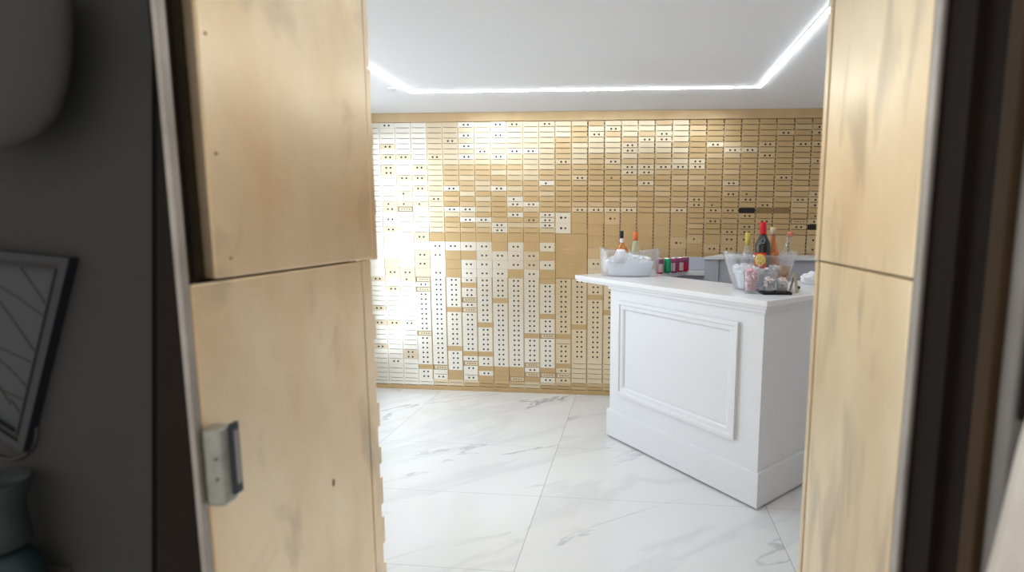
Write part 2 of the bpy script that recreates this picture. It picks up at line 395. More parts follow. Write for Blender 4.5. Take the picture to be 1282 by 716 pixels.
for c in range(-1, 27):
    k = c + 1
    feat = ('pale doors and few keyholes' if c <= 1 else 'pale doors with framed plates low down' if c == 2 else 'pale twin keyholes below mid height' if c <= 10 else
            'cream twin keyholes below mid height' if c <= 13 else 'tall blank plates above the bar' if c <= 18 else 'small tan doors behind the bar' if c <= 21 else 'small tan doors near the right jamb')
    if c == 22: feat = 'tan doors and one black empty slot'
    if c == 26: feat = 'cut off by right jamb'
    t = thing('deposit_box_cabinet', '%s brass deposit box column from left jamb, %s' % (ORD[k], feat), 'deposit boxes', (colx(c) + P / 2, WY, 0), 0, 'columns of deposit boxes on the vault wall')
    t['kind'] = 'thing'
    mb = MB(); mb.box((-P / 2 + .0004, .0055, Z5), (P / 2 - .0004, .19, Z1 + .001), BRASS if c <= 10 else TAN)
    mb.build('carcass', t)
    n = len(UP[c]); hh = (Z1 - Z2) / 21
    for i, ch in enumerate(UP[c]): plate(t, c, Z1 - (i + 1) * hh, Z1 - i * hh, ch, 'up', True, 2 if c >= 10 else int(c > 2))
    ztop = Z1 - n * hh
    if c in TALL:
        tl = WIDE_TALL.get(c, TALL[c]); e = (ztop - Z2) / 2 if len(tl) == 2 else (ztop - 1.29) / 3
        for i, ch in enumerate(tl): plate(t, c, ztop - (i + 1) * e, ztop - i * e, ch, 'tall', False)
        ztop -= e * len(tl)
    if MID[c]:
        e = (ztop - Z3) / len(MID[c])
        for i, ch in enumerate(MID[c]): plate(t, c, ztop - (i + 1) * e, ztop - i * e, ch, 'mid', False)
    if c in LOW:
        e = (Z3 - Z4) / 21
        for i, ch in enumerate(LOW[c]): plate(t, c, Z3 - (i + 1) * e, Z3 - i * e, ch, 'low', c <= 1 or ch in 'F.T')
        # lowest slotted rows
        if c <= 14:
            plate(t, c, (Z4 + Z5) / 2, Z4, '.', 'up' if c > 2 else 'low', True); plate(t, c, Z5, (Z4 + Z5) / 2, '.', 'up' if c > 2 else 'low', True)
    else:
        MB().box((-P / 2 + .002, 0, Z5), (P / 2 - .002, .012, Z3), BRASS, .001).build('blank_plate', t)
    if c >= 2:                                       # knuckled hinge strip along the right side of the column
        top = Z1 if c >= 10 else Z3
        mb = MB(); x = P / 2 - .0065
        if c >= 10 or True:
            mb.box((x - .0036, -.0010, Z3 if c >= 10 else Z4), (x + .0036, .006, top), SLIT if c >= 12 else TAN)
            z = (Z4 if c <= 14 else Z3) + .01
            while z < top - .015:
                if z > Z3 or c < 10 or True:
                    mb.box((x - .0038, -.0065, z), (x + .0038, .004, z + (.013 if z > Z3 else .0275)), (CREAM if z > Z3 else BRASS) if c >= 10 else CREAM, .0015)
                z += .0295
        mb.build('hinge_strip', t)
# one wide blank panel laid over two columns
mb = MB(); mb.box((-P + .004, -.004, 0), (P - .004, .012, Z2 - Z3 - .012), TAN, .002)
for k in range(5): mb.box((-.08 + .02 * k, -.0048, .245 + .004 * (k % 2)), (-.068 + .02 * k, -.002, .249 + .004 * (k % 2)), CREAM)
tag(mb.build('blank_panel', None, (colx(12), WY, Z3 + .008)), 'large blank tan brass panel set between rows of keyholes left of the bar', 'panel')
# filler strips out to the side walls
struct(MB().box((LX, WY, .038), (colx(-1), 4.62, 2.34), BRASS), 'trim_3', 'plain brass filler left of the deposit boxes', 'trim')
struct(MB().box((colx(27), WY, .038), (RX, 4.62, 2.34), BRASS), 'trim_4', 'plain brass filler right of the deposit boxes', 'trim')

# ------------------------------------------------------------------ ceiling light strip (one bent run of light)
lt = thing('ceiling_light_strip', 'bright white light strip bent round the white ceiling', 'ceiling light', (0, 0, H))
a, b, yb, wd = -1.604, .808, 3.70, .008
poly = lambda o: [(a - o, 1.5), (a - o, yb + o), (b + o, yb + o), (b + o, 1.5)]
def strip(mb, o1, o2, z0, z1, mt):
    A = poly(o1); B = poly(o2)
    for i in range(3): mb.prism([A[i], A[i + 1], B[i + 1], B[i]], z0, z1, mt)
mb = MB(); strip(mb, -wd, wd, -.0075, -.0015, LED); mb.build('diffuser', lt)
mb = MB(); strip(mb, -wd - .004, -wd, -.004, 0, ALU); strip(mb, wd, wd + .004, -.004, 0, ALU); mb.build('profile', lt)
tag(MB().lathe([(.001, -.012), (.028, -.010), (.032, 0)], CARDW, 20).build('sprinkler_plate', None, (-1.70, 3.60, H)), 'small cream ceiling cover beside corner of the light strip', 'ceiling cover')

# ------------------------------------------------------------------ vault doorway, left jamb
t = thing('door_jamb', 'left gilded jamb of the vault doorway, in two worn brass plates', 'door frame', (XL, 1.05, 0))
t['kind'] = 'structure'
def sub(mb, name, par, **kw): return mb.build(name, par, Vector((0, 0, 0)) - par.location, **kw)
lo_ = sub(MB().box((XL - .0105, .768, 0), (XL, 1.293, 1.398), JAMBL, .004, seg=2), 'lower_plate', t)
mb = MB(); mb.box((XL - .024, .816, 1.402), (XL + .004, 1.345, 2.22), JAMBL, .004, seg=2)
up_ = sub(mb, 'upper_plate', t)
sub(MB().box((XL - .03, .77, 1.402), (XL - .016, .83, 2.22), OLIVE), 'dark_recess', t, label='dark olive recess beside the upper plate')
for k, (y, z) in enumerate(((.833, 1.803), (.836, 1.612), (.850, 1.435))):
    mb = MB(); mb.disc((0, 0, 0), .0028, DARKB, 'z', 10, .0008); mb.build('rivet', up_, (XL + .0042, y, z), (0, PI / 2, 0))
mb = MB(); mb.disc((0, 0, 0), .0075, DARKB, 'z', 7, .0004); o = mb.build('chip', lo_, (XL + .0002, 1.118, .882), (0, PI / 2, 0)); o.scale = (1.4, .7, 1)
# stepped inner edge with lock teeth
mb = MB(); mb.box((XL - .03, 1.295, 0), (XL + .001, 1.338, 1.398), JAMBL, .002)
for z0, z1 in ((.30, .36), (.44, .52), (.58, .66), (.70, .78), (.82, .87), (.93, 1.00), (1.07, 1.12), (1.18, 1.25)): mb.box((XL - .02, 1.337, z0), (XL, 1.352, z1), JAMBL, .001)
sub(mb, 'lower_edge', t)
mb = MB(); mb.box((XL - .03, 1.347, 1.398), (XL + .003, 1.372, 2.22), JAMBL, .002)
for z0, z1 in ((1.52, 1.56), (1.70, 1.75), (1.84, 1.90), (1.98, 2.03)): mb.box((XL - .02, 1.371, z0), (XL + .001, 1.379, z1), JAMBL, .001)
sub(mb, 'upper_edge', t)
sub(MB().box((XL - .06, .80, 0), (XL - .031, 1.293, 2.22), DKBROWN), 'core', t)
sub(MB().box((XL - .011, .752, 0), (XL - .0005, .7675, 2.22), STEEL, .003, seg=2), 'steel_edge', t, label='scuffed light grey steel edge')
sub(MB().box((-.98, .83, 0), (XL - .0615, .90, 2.30), DKBROWN), 'dark_face', t, label='dark brown face beside the steel edge')
sub(MB().prism([(-.751 * .99 - 1.842 * .1018, 0), (XL - .012, 0), (XL - .012, 2.06), (-.751 * .99 + (2.06 - 1.842) * .1018, 2.06)], .790, .7968, DKBROWN, axis='y'), 'dark_side', t)
# lock strike box on the left jamb
k = thing('lock_box', 'grey metal lock box with dark rim on the left brass jamb', 'lock', (XL, .760, 1.025))
mb = MB(); mb.box((0, 0, 0), (.034, .034, .135), ZINC, .008, seg=3); 
for z in (.05, .085): mb.disc((.026, -.0005, z), .0022, DARKSTEEL)
mb.build('housing', k)
rim_ = MB().box((.033, .021, .012), (.040, .038, .138), DARKSTEEL, .003, seg=2).build('rim', k, label='dark steel rim')
MB().box((.0395, .024, .03), (.0425, .034, .125), GUNMETAL, .001).build('latch_plate', rim_)

# right jamb
t = thing('door_jamb', 'right gilded jamb of the vault doorway, with a thin level seam', 'door frame', (XR, 1.05, 0))
t['kind'] = 'structure'
sub(MB().box((XR, .805, 0), (XR + .03, 1.197, 1.418), JAMBR, .003, seg=2), 'lower_plate', t)
sub(MB().box((XR, .805, 1.4205), (XR + .03, 1.200, 2.22), JAMBR, .003, seg=2), 'upper_plate', t)
sub(MB().box((XR - .001, 1.203, 0), (XR + .03, 1.224, 1.418), JAMBR, .002), 'lower_edge', t)
sub(MB().box((XR - .001, 1.206, 1.420), (XR + .03, 1.230, 2.22), JAMBR, .002), 'upper_edge', t)
sub(MB().box((XR + .031, .80, 0), (XR + .05, 1.225, 2.22), DKBROWN), 'core', t)
sub(MB().box((XR + .0005, .786, 0), (XR + .010, .8045, 2.22), STEEL, .003, seg=2), 'steel_edge', t, label='scuffed light grey steel edge')
fr = thing('outer_door_frame', 'dark stepped outer frame right of the gilded jamb', 'door frame', (.45, .70, 0))
fr['kind'] = 'structure'
sub(MB().prism([(XR + .0105, .8045), (XR + .0105, .784), (.426, .735), (.438, .735), (.446, .691), (.52, .69), (.52, .805)], 0, 2.3, DKBROWN), 'dark_step', fr)
sub(MB().prism([(.437, .690), (.439, .665), (.455, .665), (.455, .690)], 0, 2.3, BRONZE, .002), 'bronze_strip', fr, label='brown bronze strip')
sub(MB().prism([(.449, .664), (.451, .640), (.56, .640), (.56, .664)], 0, 2.3, GUNMETAL, .003), 'grey_strip', fr, label='blurred gunmetal grey strip')
mb = MB(); mb.box((.455, .628, 1.27), (.470, .640, 1.46), DKBROWN, .003); sub(mb, 'keeper', fr)
# pale cloth at lower right
mb = MB(); nu, nv = 40, 30; v = []
for j in range(nv + 1):
    z = .55 + (1.50 - .55) * j / nv
    x0 = .368 + .10 * max(0, (z - .96) / .46) ** 1.1 if z > .96 else .368
    for i in range(nu + 1):
        u = i / nu; x = x0 + .30 * u
        y = .600 + .010 * math.sin(u * 15 + z * 4) + .008 * math.sin(u * 34 - z * 9 + 1.3) + .006 * math.sin(z * 16 + u * 6) - .01 * math.exp(-u * 20)
        v.append((x, y, z))
f = [(j * (nu + 1) + i, j * (nu + 1) + i + 1, (j + 1) * (nu + 1) + i + 1, (j + 1) * (nu + 1) + i) for j in range(nv) for i in range(nu)]
mb._add(v, f, FABRIC, True)
o = mb.build('hanging_cloth'); sm = o.modifiers.new('s', 'SOLIDIFY'); sm.thickness = .006; sm.offset = 1
tag(o, 'pale crumpled cream cloth hanging at lower right of the frame', 'cloth')

# ------------------------------------------------------------------ dimmed neighbouring slide built as a grey wall, with what hangs on it
struct(MB().prism([(-.759 + .0, 1.842 + .97), (-.659, 1.842 + .97), (-.659 - .0, 1.842 + .97), (-.859 - .0876, 0), (-1.9, 0), (-1.9, 2.812)], .80, .83, DIMWALL, axis='y') if False else
       MB().prism([(-.759 + .100, 2.812), (-.859 - .0895, 0), (-1.9, 0), (-1.9, 2.812)], .80, .83, DIMWALL, axis='y'), 'wall_front_left', 'dimmed neighbouring slide built as a grey wall left of the doorway', 'wall')
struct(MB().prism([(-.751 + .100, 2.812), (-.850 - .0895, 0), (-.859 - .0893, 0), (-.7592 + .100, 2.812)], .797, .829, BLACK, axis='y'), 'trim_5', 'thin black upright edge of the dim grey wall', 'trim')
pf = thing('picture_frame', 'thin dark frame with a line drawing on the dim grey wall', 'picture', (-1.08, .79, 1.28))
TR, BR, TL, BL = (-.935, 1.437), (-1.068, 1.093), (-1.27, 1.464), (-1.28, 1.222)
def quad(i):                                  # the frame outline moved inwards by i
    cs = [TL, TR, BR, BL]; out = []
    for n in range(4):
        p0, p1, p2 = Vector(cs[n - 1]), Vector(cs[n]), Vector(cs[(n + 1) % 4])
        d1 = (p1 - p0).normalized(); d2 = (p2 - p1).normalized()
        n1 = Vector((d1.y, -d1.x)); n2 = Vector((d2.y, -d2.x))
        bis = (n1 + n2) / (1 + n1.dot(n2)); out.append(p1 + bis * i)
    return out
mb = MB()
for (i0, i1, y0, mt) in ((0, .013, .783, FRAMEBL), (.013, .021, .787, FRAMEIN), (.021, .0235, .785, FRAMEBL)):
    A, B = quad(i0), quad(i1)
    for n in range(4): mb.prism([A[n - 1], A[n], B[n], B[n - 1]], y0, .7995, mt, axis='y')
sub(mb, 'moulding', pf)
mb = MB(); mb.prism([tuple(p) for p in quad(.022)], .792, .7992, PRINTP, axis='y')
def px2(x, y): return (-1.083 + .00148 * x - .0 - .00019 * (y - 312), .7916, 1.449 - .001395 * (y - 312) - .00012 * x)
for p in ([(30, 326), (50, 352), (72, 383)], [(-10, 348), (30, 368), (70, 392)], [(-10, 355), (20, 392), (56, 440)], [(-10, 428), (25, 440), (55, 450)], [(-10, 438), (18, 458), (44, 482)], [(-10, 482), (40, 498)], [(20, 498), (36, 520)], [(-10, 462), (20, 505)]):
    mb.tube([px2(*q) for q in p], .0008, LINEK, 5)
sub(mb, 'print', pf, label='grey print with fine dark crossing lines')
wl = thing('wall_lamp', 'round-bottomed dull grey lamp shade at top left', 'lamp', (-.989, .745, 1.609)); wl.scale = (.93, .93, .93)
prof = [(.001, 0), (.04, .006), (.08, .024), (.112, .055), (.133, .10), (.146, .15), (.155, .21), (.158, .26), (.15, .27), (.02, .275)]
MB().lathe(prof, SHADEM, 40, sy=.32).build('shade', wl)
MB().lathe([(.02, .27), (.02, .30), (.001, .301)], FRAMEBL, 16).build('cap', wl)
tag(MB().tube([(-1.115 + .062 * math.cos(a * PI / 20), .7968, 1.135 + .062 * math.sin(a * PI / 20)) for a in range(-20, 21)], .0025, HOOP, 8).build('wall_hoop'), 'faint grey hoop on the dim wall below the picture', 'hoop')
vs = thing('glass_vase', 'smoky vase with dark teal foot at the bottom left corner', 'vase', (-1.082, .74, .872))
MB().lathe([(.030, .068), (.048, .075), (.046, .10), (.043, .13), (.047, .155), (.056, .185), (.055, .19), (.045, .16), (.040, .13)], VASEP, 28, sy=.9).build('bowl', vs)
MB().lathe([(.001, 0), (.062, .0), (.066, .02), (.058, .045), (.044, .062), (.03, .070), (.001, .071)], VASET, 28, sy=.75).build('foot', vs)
struct(MB().box((-1.5, .66, .85), (-1.02, .7995, .871), DIMWALL, .002), 'trim_6', 'narrow shelf on the dim grey wall', 'shelf')

# ------------------------------------------------------------------ the white bar
P0 = Vector((.655, 2.662)); AN = .82
D1 = Vector((-math.cos(AN), math.sin(AN))); D2 = Vector((math.sin(AN), math.cos(AN)))
RZ = math.atan2(D1.y, D1.x)
def W(a, b): p = P0 + a * D1 + b * D2; return (p.x, p.y)
def wp(pts): return [W(*p) for p in pts]
TOP = 1.12
bar = thing('bar_counter', 'white panelled bar counter standing angled on the marble floor', 'bar', (P0.x, P0.y, 0))
L_ = 1.205; FD = .46; RW = .40; RL = 1.32
sub(MB().prism(wp([(0, 0), (L_, 0), (L_, FD - .03), (RW - .03, FD - .03), (RW - .03, RL), (0, RL)]), .016, 1.075, LACQ, .002), 'body', bar)
sk = .016
sub(MB().prism(wp([(-sk, -sk), (L_ + sk, -sk), (L_ + sk, FD - .03), (RW - .03, FD - .0301), (RW - .03, RL), (-sk, RL)]), .012, .205, LACQ, .004), 'skirting', bar)
sub(MB().prism(wp([(.012, .012), (L_ - .012, .012), (L_ - .012, FD - .05), (RW - .05, FD - .05), (RW - .05, RL - .02), (.012, RL - .02)]), 0, .014, VOID), 'plinth', bar)
def topshape(o, lo): return wp([(-o, -o), (L_ + lo, -o), (L_ + lo, FD), (RW, FD), (RW, RL + .02), (-o, RL + .02)])
sub(MB().prism(topshape(.034, .37), 1.090, TOP, TOPW, .004), 'countertop', bar)
mb = MB()
mb.prism(topshape(.026, .362), 1.0755, 1.0895, LACQ, .003)
mb.prism(wp([(-.014, -.014), (L_ + .014, -.014), (L_ + .014, FD - .03), (-.014, FD - .03)]), 1.052, 1.0752, LACQ, .005)
mb.prism(wp([(-.014, FD - .04), (RW - .03, FD - .04), (RW - .03, RL), (-.014, RL)]), 1.052, 1.0752, LACQ, .005)
sub(mb, 'cornice', bar)
# raised picture-frame moulding on the front
def frame_mold(mb, a0, a1, z0, z1, w, d):
    def P_(a, z, dd): x, y = W(a, -dd); return (x, y, z)
    rings = []
    for ins, dd in ((0, .0), (0, d), (w * .35, d), (w * .45, d * .55), (w * .8, d * .55), (w, .002)):
        rings.append([P_(a0 + ins, z0 + ins, dd), P_(a1 - ins, z0 + ins, dd), P_(a1 - ins, z1 - ins, dd), P_(a0 + ins, z1 - ins, dd)])
    v = [p for r in rings for p in r]; f = []
    for r in range(len(rings) - 1):
        for i in range(4): f.append((r * 4 + i, r * 4 + (i + 1) % 4, (r + 1) * 4 + (i + 1) % 4, (r + 1) * 4 + i))
    mb._add(v, f, LACQ)
mb = MB(); frame_mold(mb, .145, 1.115, .335, .985, .062, .022); sub(mb, 'front_moulding', bar)

wing = thing('side_counter', 'low white return counter beside the deposit boxes, carrying drink cans', 'counter', (.25, 4.2, 0))
WP = [(-.06, 4.175), (.145, 3.905), (.39, 4.235), (.60, 4.225), (.60, 4.395), (-.06, 4.395)]
sub(MB().prism(WP, 1.085, TOP - .001, TOPW, .003), 'top', wing)
sub(MB().prism([(-.03, 4.20), (.15, 3.95), (.37, 4.26), (.58, 4.25), (.58, 4.39), (-.03, 4.39)], 0, 1.084, GREYC), 'body', wing)  # grey colour stands in for shade on the bar's inner side
gc = thing('back_cabinet', 'tall grey cabinet behind the white bar, against deposit boxes', 'cabinet', (1.1, 4.15, 0))
mb = MB(); mb.box((.625, 3.97, 0), (1.75, 4.395, 1.235), GREYC, .004); 
mb.prism([(.50, 3.94), (.70, 4.39), (1.75, 4.39), (1.75, 3.94)], 1.2355, 1.252, pbr('grey_laminate_top', (.68, .68, .70), .5), .002)
mb.prism([(.515, 3.955), (.62, 3.955), (.62, 4.20)], 0, 1.235, GREYC)
sub(mb, 'body', gc)
sub(MB().box((.30, 4.335, TOP + .001), (.615, 4.395, 1.225), pbr('light_grey_laminate', (.52, .54, .60), .5), .003), 'splashback', gc)

# ------------------------------------------------------------------ drinks
def tub(name, label, loc, w, h, wb, dep, rz, wave):
    t = thing(name, label, 'ice bucket', loc, rz)
    mb = MB(); n = 48; v = []; rows = 10
    def ring(k, off):
        z = h * k / rows; f = k / rows; a = wb / 2 + (w / 2 - wb / 2) * f ** .8 - off; b = dep * (.75 + .25 * f) / 2 - off; out = []
        for i in range(n):
            t_ = 2 * PI * i / n; ex = .75
            cx, sy = math.cos(t_), math.sin(t_)
            x = a * math.copysign(abs(cx) ** ex, cx); y = b * math.copysign(abs(sy) ** ex, sy)
            out.append((x, y, z + (wave * abs(cx) ** 3 * f ** 3)))
        return out
    for k in range(rows + 1): v += ring(k, 0)
    for k in range(rows, -1, -1):
        r = ring(k, .004)
        v += [(x, y, max(z, .005)) for x, y, z in r]
    f = []
    R_ = 2 * (rows + 1)
    for j in range(R_ - 1):
        for i in range(n): f.append((j * n + i, j * n + (i + 1) % n, (j + 1) * n + (i + 1) % n, (j + 1) * n + i))
    f.append(tuple(range(n))[::-1]); f.append(tuple(range((R_ - 1) * n, R_ * n)))
    mb._add(v, f, ACRYL, True); mb.build('tub_wall', t)
    mb = MB()
    r = ring(rows, .002); mb.tube([(x, y, z) for x, y, z in r] + [r[0]], .0028, CLEARG, 6); mb.build('rim', t)
    return t, ring
def chunks(mb, n, fn, mt, s0=.010, s1=.020):
    for _ in range(n):
        p = Vector(fn()); s = random.uniform(s0, s1)
        M_ = Matrix.Translation(p) @ Matrix.Rotation(random.uniform(0, 6), 4, 'X') @ Matrix.Rotation(random.uniform(0, 6), 4, 'Z')
        mb.box((-s, -s * .8, -s * .7), (s, s * .8, s * .7), mt, s * .28, M_)
def mound(mb, a, b, h0, h1, mt, seed, n=28, rings=8):
    v = [(0, 0, h1)]; rnd = random.Random(seed)
    f = []
    for j in range(1, rings + 1):
        q = j / rings
        for i in range(n):
            t_ = 2 * PI * i / n; z = h0 + (h1 - h0) * (1 - q ** 2.2) + (rnd.uniform(-.014, .014) if j < rings else 0)
            v.append((a * q * math.cos(t_), b * q * math.sin(t_), z))
    for i in range(n): f.append((0, 1 + i, 1 + (i + 1) % n))
    for j in range(rings - 1):
        for i in range(n): f.append((1 + j * n + i, 1 + (j + 1) * n + i, 1 + (j + 1) * n + (i + 1) % n, 1 + j * n + (i + 1) % n))
    base = len(v)
    for i in range(n):
        t_ = 2 * PI * i / n; v.append((a * .82 * math.cos(t_), b * .82 * math.sin(t_), .007))
    l = 1 + (rings - 1) * n
    for i in range(n): f.append((l + i, base + i, base + (i + 1) % n, l + (i + 1) % n))
    f.append(tuple(base + i for i in range(n))[::-1])
    mb._add(v, f, mt, False)

LT = (-.045, 3.775, TOP + .0005); RTb = (.715, 3.10, TOP + .0005)
tl, _ = tub('ice_bucket', 'clear oval ice bucket of white ice at the far left end of the bar', LT, .44, .180, .40, .24, .03, .03)
tr, _ = tub('ice_bucket', 'clear oval ice bucket at the right corner of the bar with four bottles', RTb, .425, .205, .25, .25, .0, .02)
mb = MB(); mound(mb, .178, .096, .105, .145, BAG, 3)
mb.lathe([(.001, .10), (.055, .10), (.050, .14), (.038, .172), (.030, .192), (.001, .198)], BAG, 16, (-.062, -.050, 0), smooth=True)
chunks(mb, 110, lambda: (lambda a, r: (.150 * r * math.cos(a), .088 * r * math.sin(a), .122 + .034 * (1 - r)))(random.uniform(0, 2 * PI), random.random() ** .5), ICE, .009, .017)
o = mb.build('crushed_ice', None, LT); tag(o, 'heap of white crushed ice and bag in the left bucket', 'ice'); o['kind'] = 'stuff'
mb = MB(); mound(mb, .138, .100, .105, .130, ICE, 5)
chunks(mb, 170, lambda: (lambda a, r: (.140 * r * math.cos(a), .100 * r * math.sin(a), .100 + .035 * random.random()))(random.uniform(0, 2 * PI), random.random() ** .5), ICE, .009, .018)
o = mb.build('crushed_ice', None, RTb); tag(o, 'white crushed ice filling the right-hand bucket', 'ice'); o['kind'] = 'stuff'
# emblem printed on the right bucket
mb = MB()
mb.tube([(-.062 + .020 * math.cos(i * PI / 10), -.1175, .066 + .018 * math.sin(i * PI / 10)) for i in range(21)], .0014, GREYP, 5)
mb.tube([(-.062 + .010 * math.cos(i * PI / 10), -.1175, .066 + .010 * math.sin(i * PI / 10)) for i in range(21)], .0014, GREYP, 5)
for k, (x, w_, mt) in enumerate(((-.078, .010, GREYP), (-.060, .012, TEAL), (-.044, .010, INK), (-.030, .008, TEAL))): mb.box((x, -.114, .028), (x + w_, -.108, .038), mt)
e = mb.build('emblem', tr)
e.location = (0, .008, 0)

def bottle(label, x, y, ztop, R, Hb, neck, glass, cap, caph, base=.025, shoulder=.58, lab=None, capr=None, cat='bottle', tilt=(0, 0), extra=None, slope=.12):
    """x, y on the counter; ztop = height of cap above counter"""
    t = thing('bottle', label, cat, (x, y, TOP + ztop - Hb)); t.rotation_euler = (tilt[0], tilt[1], 0)
    s = Hb * shoulder
    prof = [(.001, 0), (R * .9, 0), (R, .006), (R, s), (R * .96, s + Hb * slope * .2), (R * .74, s + Hb * slope * .55), (neck * 1.5, s + Hb * slope * .9), (neck * 1.05, s + Hb * slope * 1.3), (neck, Hb - caph)]
    mb = MB(); mb.lathe(prof + [(.001, Hb - caph)], glass, 24); mb.build('glass_body', t)
    cr = capr or neck * 1.12
    MB().lathe([(.001, Hb), (cr * .92, Hb), (cr, Hb - .004), (cr * 1.02, Hb - caph), (.001, Hb - caph)], cap, 20).build('cap', t)
    if lab:
        z0, z1, mt = lab
        t_lab = MB().lathe([(R + .0006, z0), (R + .0006, z1)], mt, 24, a0=PI * (.80 if cap is REDCAP else 1.02), a1=PI * (1.56 if cap is REDCAP else 1.98)).build('label', t, label='printed label')
    if extra: extra(t, R, Hb)
    return t
G = 'bottles in the ice buckets'
# left bucket
def collar(t, R, Hb): MB().lathe([(.0135, Hb - .085), (.0135, Hb - .055)], LABW, 18).build('neck_band', t)
b1 = bottle('amber spirit bottle with black cap in the left ice bucket', -.105, 3.81, .325, .047, .285, .0125, AMBERG, BLACKCAP, .052, shoulder=.50, extra=collar, slope=.16)
b2 = bottle('pale wine bottle with orange capsule in the left ice bucket', -.005, 3.79, .318, .037, .300, .0130, PALEWINE, ORANGE, .060, shoulder=.42, slope=.34, capr=.0175)
# right bucket
b3 = bottle('clear bottle with slim yellow capsule in the right ice bucket', .655, 3.14, .330, .038, .300, .0125, CLEARG, YELCAP, .075, shoulder=.50, slope=.22, lab=(.06, .12, LABW), capr=.0145)
def sun(t, R, Hb):
    mb = MB()
    def cyl_disc(cx, cz, r, mt, rr):
        v = [];n = 20; f = []
        for k in range(5):
            for i in range(n):
                a = 2 * PI * i / n; q = r * (k + .001) / 4; th = (cx + q * math.cos(a)) / R; v.append((rr * math.sin(th), -rr * math.cos(th), cz + q * math.sin(a)))
        for k in range(4):
            for i in range(n): f.append((k * n + i, k * n + (i + 1) % n, (k + 1) * n + (i + 1) % n, (k + 1) * n + i))
        mb._add(v, f, mt)
    cyl_disc(-.026, .143, .033, SUNY, R + .0014)
    for k, (cx, cz, w_, h_) in enumerate(((-.030, .146, .018, .009), (-.028, .133, .020, .008), (-.028, .120, .018, .010), (-.026, .106, .020, .007))):
        v = []
        for (u, q) in ((cx - w_ / 2, cz), (cx + w_ / 2, cz), (cx + w_ / 2, cz + h_), (cx - w_ / 2, cz + h_)):
            v.append(((R + .0020) * math.sin(u / R), -(R + .0020) * math.cos(u / R), q))
        mb._add(v, [(0, 1, 2, 3)], INK if k % 2 == 0 else LABW)
    mb.build('label_print', t.children[-1] if t.children[-1].name.startswith('label') else next(c for c in t.children if c.name.startswith('label')))
    # pale triangular emblem outline on the shoulder
    rr = R * .80
    pts = [(-.020, .240), (-.030, .232), (-.020, .252), (.0, .268), (.004, .250), (-.004, .236), (-.020, .240)]
    MB().tube([(x, -math.sqrt(max(1e-6, (R * (1 - max(0, z - .236) * 12)) ** 2 - x * x)) - .001, z) for x, z in pts], .0012, GREYP, 5).build('shoulder_emblem', t)
b4 = bottle('dark wine bottle with red capsule and red sun label in the right ice bucket', .730, 3.055, .392, .0445, .355, .0155, DARKG, REDCAP, .075, shoulder=.62, lab=(.060, .182, LABRED), extra=sun, slope=.16, capr=.0185, tilt=(0, -.03))
b5 = bottle('rose wine bottle with cork top in the right ice bucket, behind dark bottle', .800, 3.145, .362, .038, .320, .0140, ROSEG, CORK, .040, shoulder=.52, slope=.2, capr=.0165)
b6 = bottle('clear rose bottle with coral cap at right side of the right ice bucket', .826, 3.055, .340, .040, .300, .0125, CLEARG, PINKCAP, .020, shoulder=.50, slope=.22, capr=.0165, lab=(.03, .11, ROSEG), tilt=(0, .165))

# cans
def can(label, x, y, band, low, panel):
    t = thing('drink_can', label, 'can', (x, y, TOP), random.uniform(-.6, .2), 'drink cans on the return counter')
    r = .030; MB().lathe([(.001, .0), (r * .8, .0), (r * .9, .004), (r, .012), (r, .056)], low, 20).build('lower_print', t)
    MB().lathe([(r, .056), (r, .102), (r * .86, .112)], band, 20).build('upper_print', t)
    MB().lathe([(r * .86, .112), (r * .86, .116), (r * .78, .116), (r * .74, .112), (.001, .112)], ALU, 20).build('lid', t)
    MB().lathe([(r + .0006, .012), (r + .0006, .075)], panel, 10, a0=PI * 1.35, a1=PI * 1.75).build('badge', t)
can('red and plum drink can next to the left ice bucket', .182, 3.995, CANPUR, CANRED, CANPALE)
can('green drink can among red cans', .243, 4.045, CANGRN, CANGRN, CANGRN)
can('plum drink can right beside the green can', .300, 4.105, CANPUR, CANPUR, CANPALE)
can('red drink can, third after the green one minus one, with pale badge'.replace(', third after the green one minus one,', ' second to the right of the green can'), .352, 4.170, CANPUR, CANRED, CANPALE)
can('red drink can at the right end of the row of cans', .398, 4.235, CANPUR, CANRED, CANRED)

# glasses in front of the right bucket
def tumbler(label, x, y, z, r, h, ice, n):
    t = thing('tumbler', label, 'glass', (x, y, z), random.random())
    MB().lathe([(.001, 0), (r * .82, 0), (r * .86, .004), (r, h), (r - .002, h), (r * .80, .008), (.001, .008)], CLEARG, 24).build('glass_wall', t)
    mb = MB(); chunks(mb, n, lambda: (lambda a, q: (r * .66 * q * math.cos(a), r * .66 * q * math.sin(a), .018 + random.random() * (h - .008)))(random.uniform(0, 6.3), random.random() ** .5), ice, .007, .011)
    o = mb.build('ice_fill', t); o['kind'] = 'stuff'; return t
tray = MB(); tray.box((-.078, -.042, 0), (.078, .042, .005), TRAYB, .002)
for x0, x1, y0, y1 in ((-.078, .078, -.042, -.038), (-.078, .078, .038, .042), (-.078, -.074, -.042, .042), (.074, .078, -.042, .042)): tray.box((x0, y0, .004), (x1, y1, .014), TRAYB, .001)
tag(tray.build('drinks_tray', None, (.765, 2.905, TOP), (0, 0, .08)), 'small black tray under two tumblers at the corner of the bar', 'tray')
PALEPINK = pbr('blush_ice', (.82, .70, .70), .25, spec=.6, bump=(90, .4))
tumbler('short tumbler of blush ice on the black tray, beside the pink glass', .730, 2.903, TOP + .0055, .033, .070, PALEPINK, 60)
tumbler('short tumbler of blush ice on the black tray, beside the tent card', .802, 2.908, TOP + .0055, .033, .070, PALEPINK, 60)
tumbler('taller glass heaped with pink ice in front of the right bucket', .640, 2.922, TOP + .0005, .046, .120, PINKICE, 150)
tc = thing('tent_card', 'small folded tan and white tent card beside the right bucket', 'card', (.885, 2.985, TOP), -.5)
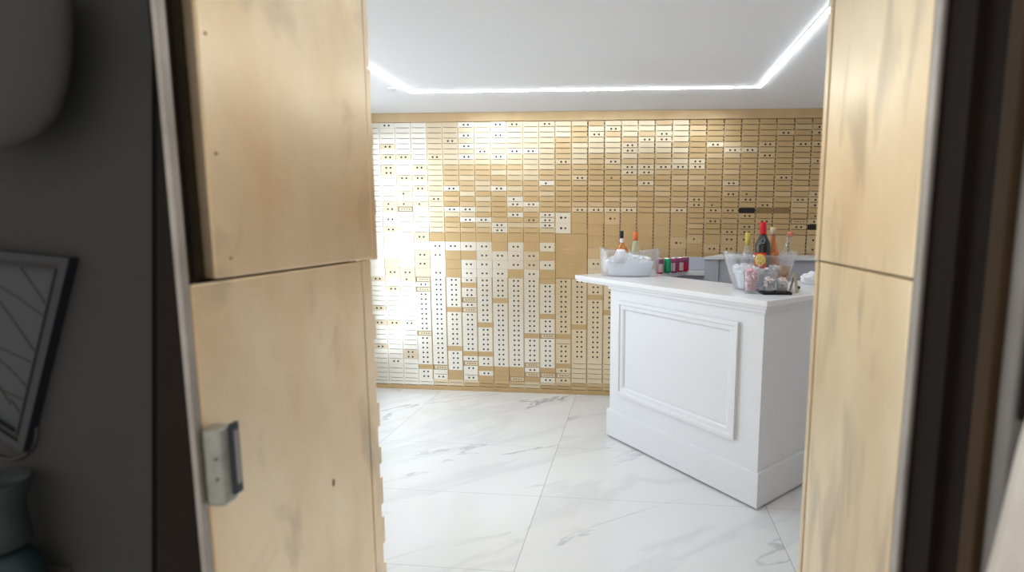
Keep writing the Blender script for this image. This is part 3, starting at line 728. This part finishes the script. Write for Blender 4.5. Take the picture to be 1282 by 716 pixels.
mb = MB(); mb.prism([(-.022, 0), (-.019, 0), (.003, .11), (0, .113)], -.03, .03, CARDW, axis='y'); mb.build('front_leaf', tc)
mb = MB(); mb.prism([(.022, 0), (.019, 0), (-.0005, .108), (.0025, .113)], -.03, .03, KRAFT, axis='y'); mb.build('back_leaf', tc)
# crumpled tissue on the right wing
mb = MB(); bmesh.ops.create_icosphere(mb.bm, subdivisions=4, radius=.06); rnd = random.Random(4)
mb.mi(TISSUE)
from mathutils import noise
for v in mb.bm.verts:
    d = noise.noise(v.co * 28) * .022 + noise.noise(v.co * 60) * .010; v.co += v.co.normalized() * d; v.co.z *= .75
    v.co.z += .036; v.co.z = max(v.co.z, 0)
tag(mb.build('napkin', None, (1.125, 3.42, TOP)), 'crumpled white napkin at the right end of the bar', 'napkin')
tag(MB().lathe([(.001, 0), (.010, 0), (.011, .012), (.008, .016), (.001, .017)], BLACKCAP, 16).build('loose_stopper', None, (.965, 3.16, TOP)), 'tiny black stopper lying on the bar beside the napkin', 'stopper')

# ------------------------------------------------------------------ light
def area(name, loc, rot, sx, sy, power, col=(1, 1, 1)):
    l = bpy.data.lights.new(name, 'AREA'); l.shape = 'RECTANGLE'; l.size = sx; l.size_y = sy; l.energy = power; l.color = col
    o = bpy.data.objects.new(name, l); C.objects.link(o); o.location = loc; o.rotation_euler = rot; return o
area('added_side_light', (LX + .03, 3.05, 1.25), (0, -PI / 2, 0), 2.1, 1.9, 9.5, (.80, .91, 1.0))  # unseen light added at the left wall; no window stands there
area('added_ceiling_fill', (-1.2, 2.1, H - .02), (0, 0, 0), 1.9, 1.3, 4, (.86, .94, 1))  # unseen soft fill added under the ceiling for light from above
w = bpy.data.worlds.new('ambient'); S.world = w; w.use_nodes = True
w.node_tree.nodes['Background'].inputs[0].default_value = (1.0, .96, .91, 1); w.node_tree.nodes['Background'].inputs[1].default_value = .33

# ------------------------------------------------------------------ camera
F, PITCH, YAW, ROLL = 651.2169, .1204, .0854, .0062
cy_, sy_ = math.cos(YAW), math.sin(YAW)
f0 = Vector((-sy_, cy_, 0)); r0 = Vector((cy_, sy_, 0)); u0 = Vector((0, 0, 1))
fw = math.cos(PITCH) * f0 - math.sin(PITCH) * u0; up = math.cos(PITCH) * u0 + math.sin(PITCH) * f0
r1 = math.cos(ROLL) * r0 + math.sin(ROLL) * up; u1 = math.cos(ROLL) * up - math.sin(ROLL) * r0
cam = bpy.data.cameras.new('camera'); co = bpy.data.objects.new('camera', cam); C.objects.link(co)
Mx = Matrix((r1, u1, -fw)).transposed().to_4x4(); Mx.translation = (0, 0, 1.5); co.matrix_world = Mx
cam.sensor_width = 36; cam.sensor_fit = 'HORIZONTAL'; cam.lens = F * 36 / 1282; cam.shift_x = -(740 - 641) / 1282; cam.clip_start = .02
cam.dof.use_dof = True; cam.dof.focus_distance = 3.9; cam.dof.aperture_fstop = 2.2
S.camera = co
S.view_settings.view_transform = 'Standard'; S.view_settings.look = 'None'; S.view_settings.gamma = 1; S.view_settings.use_curve_mapping = False
S.view_settings.exposure = 1.32
S.cycles.max_bounces = 10; S.cycles.transparent_max_bounces = 16
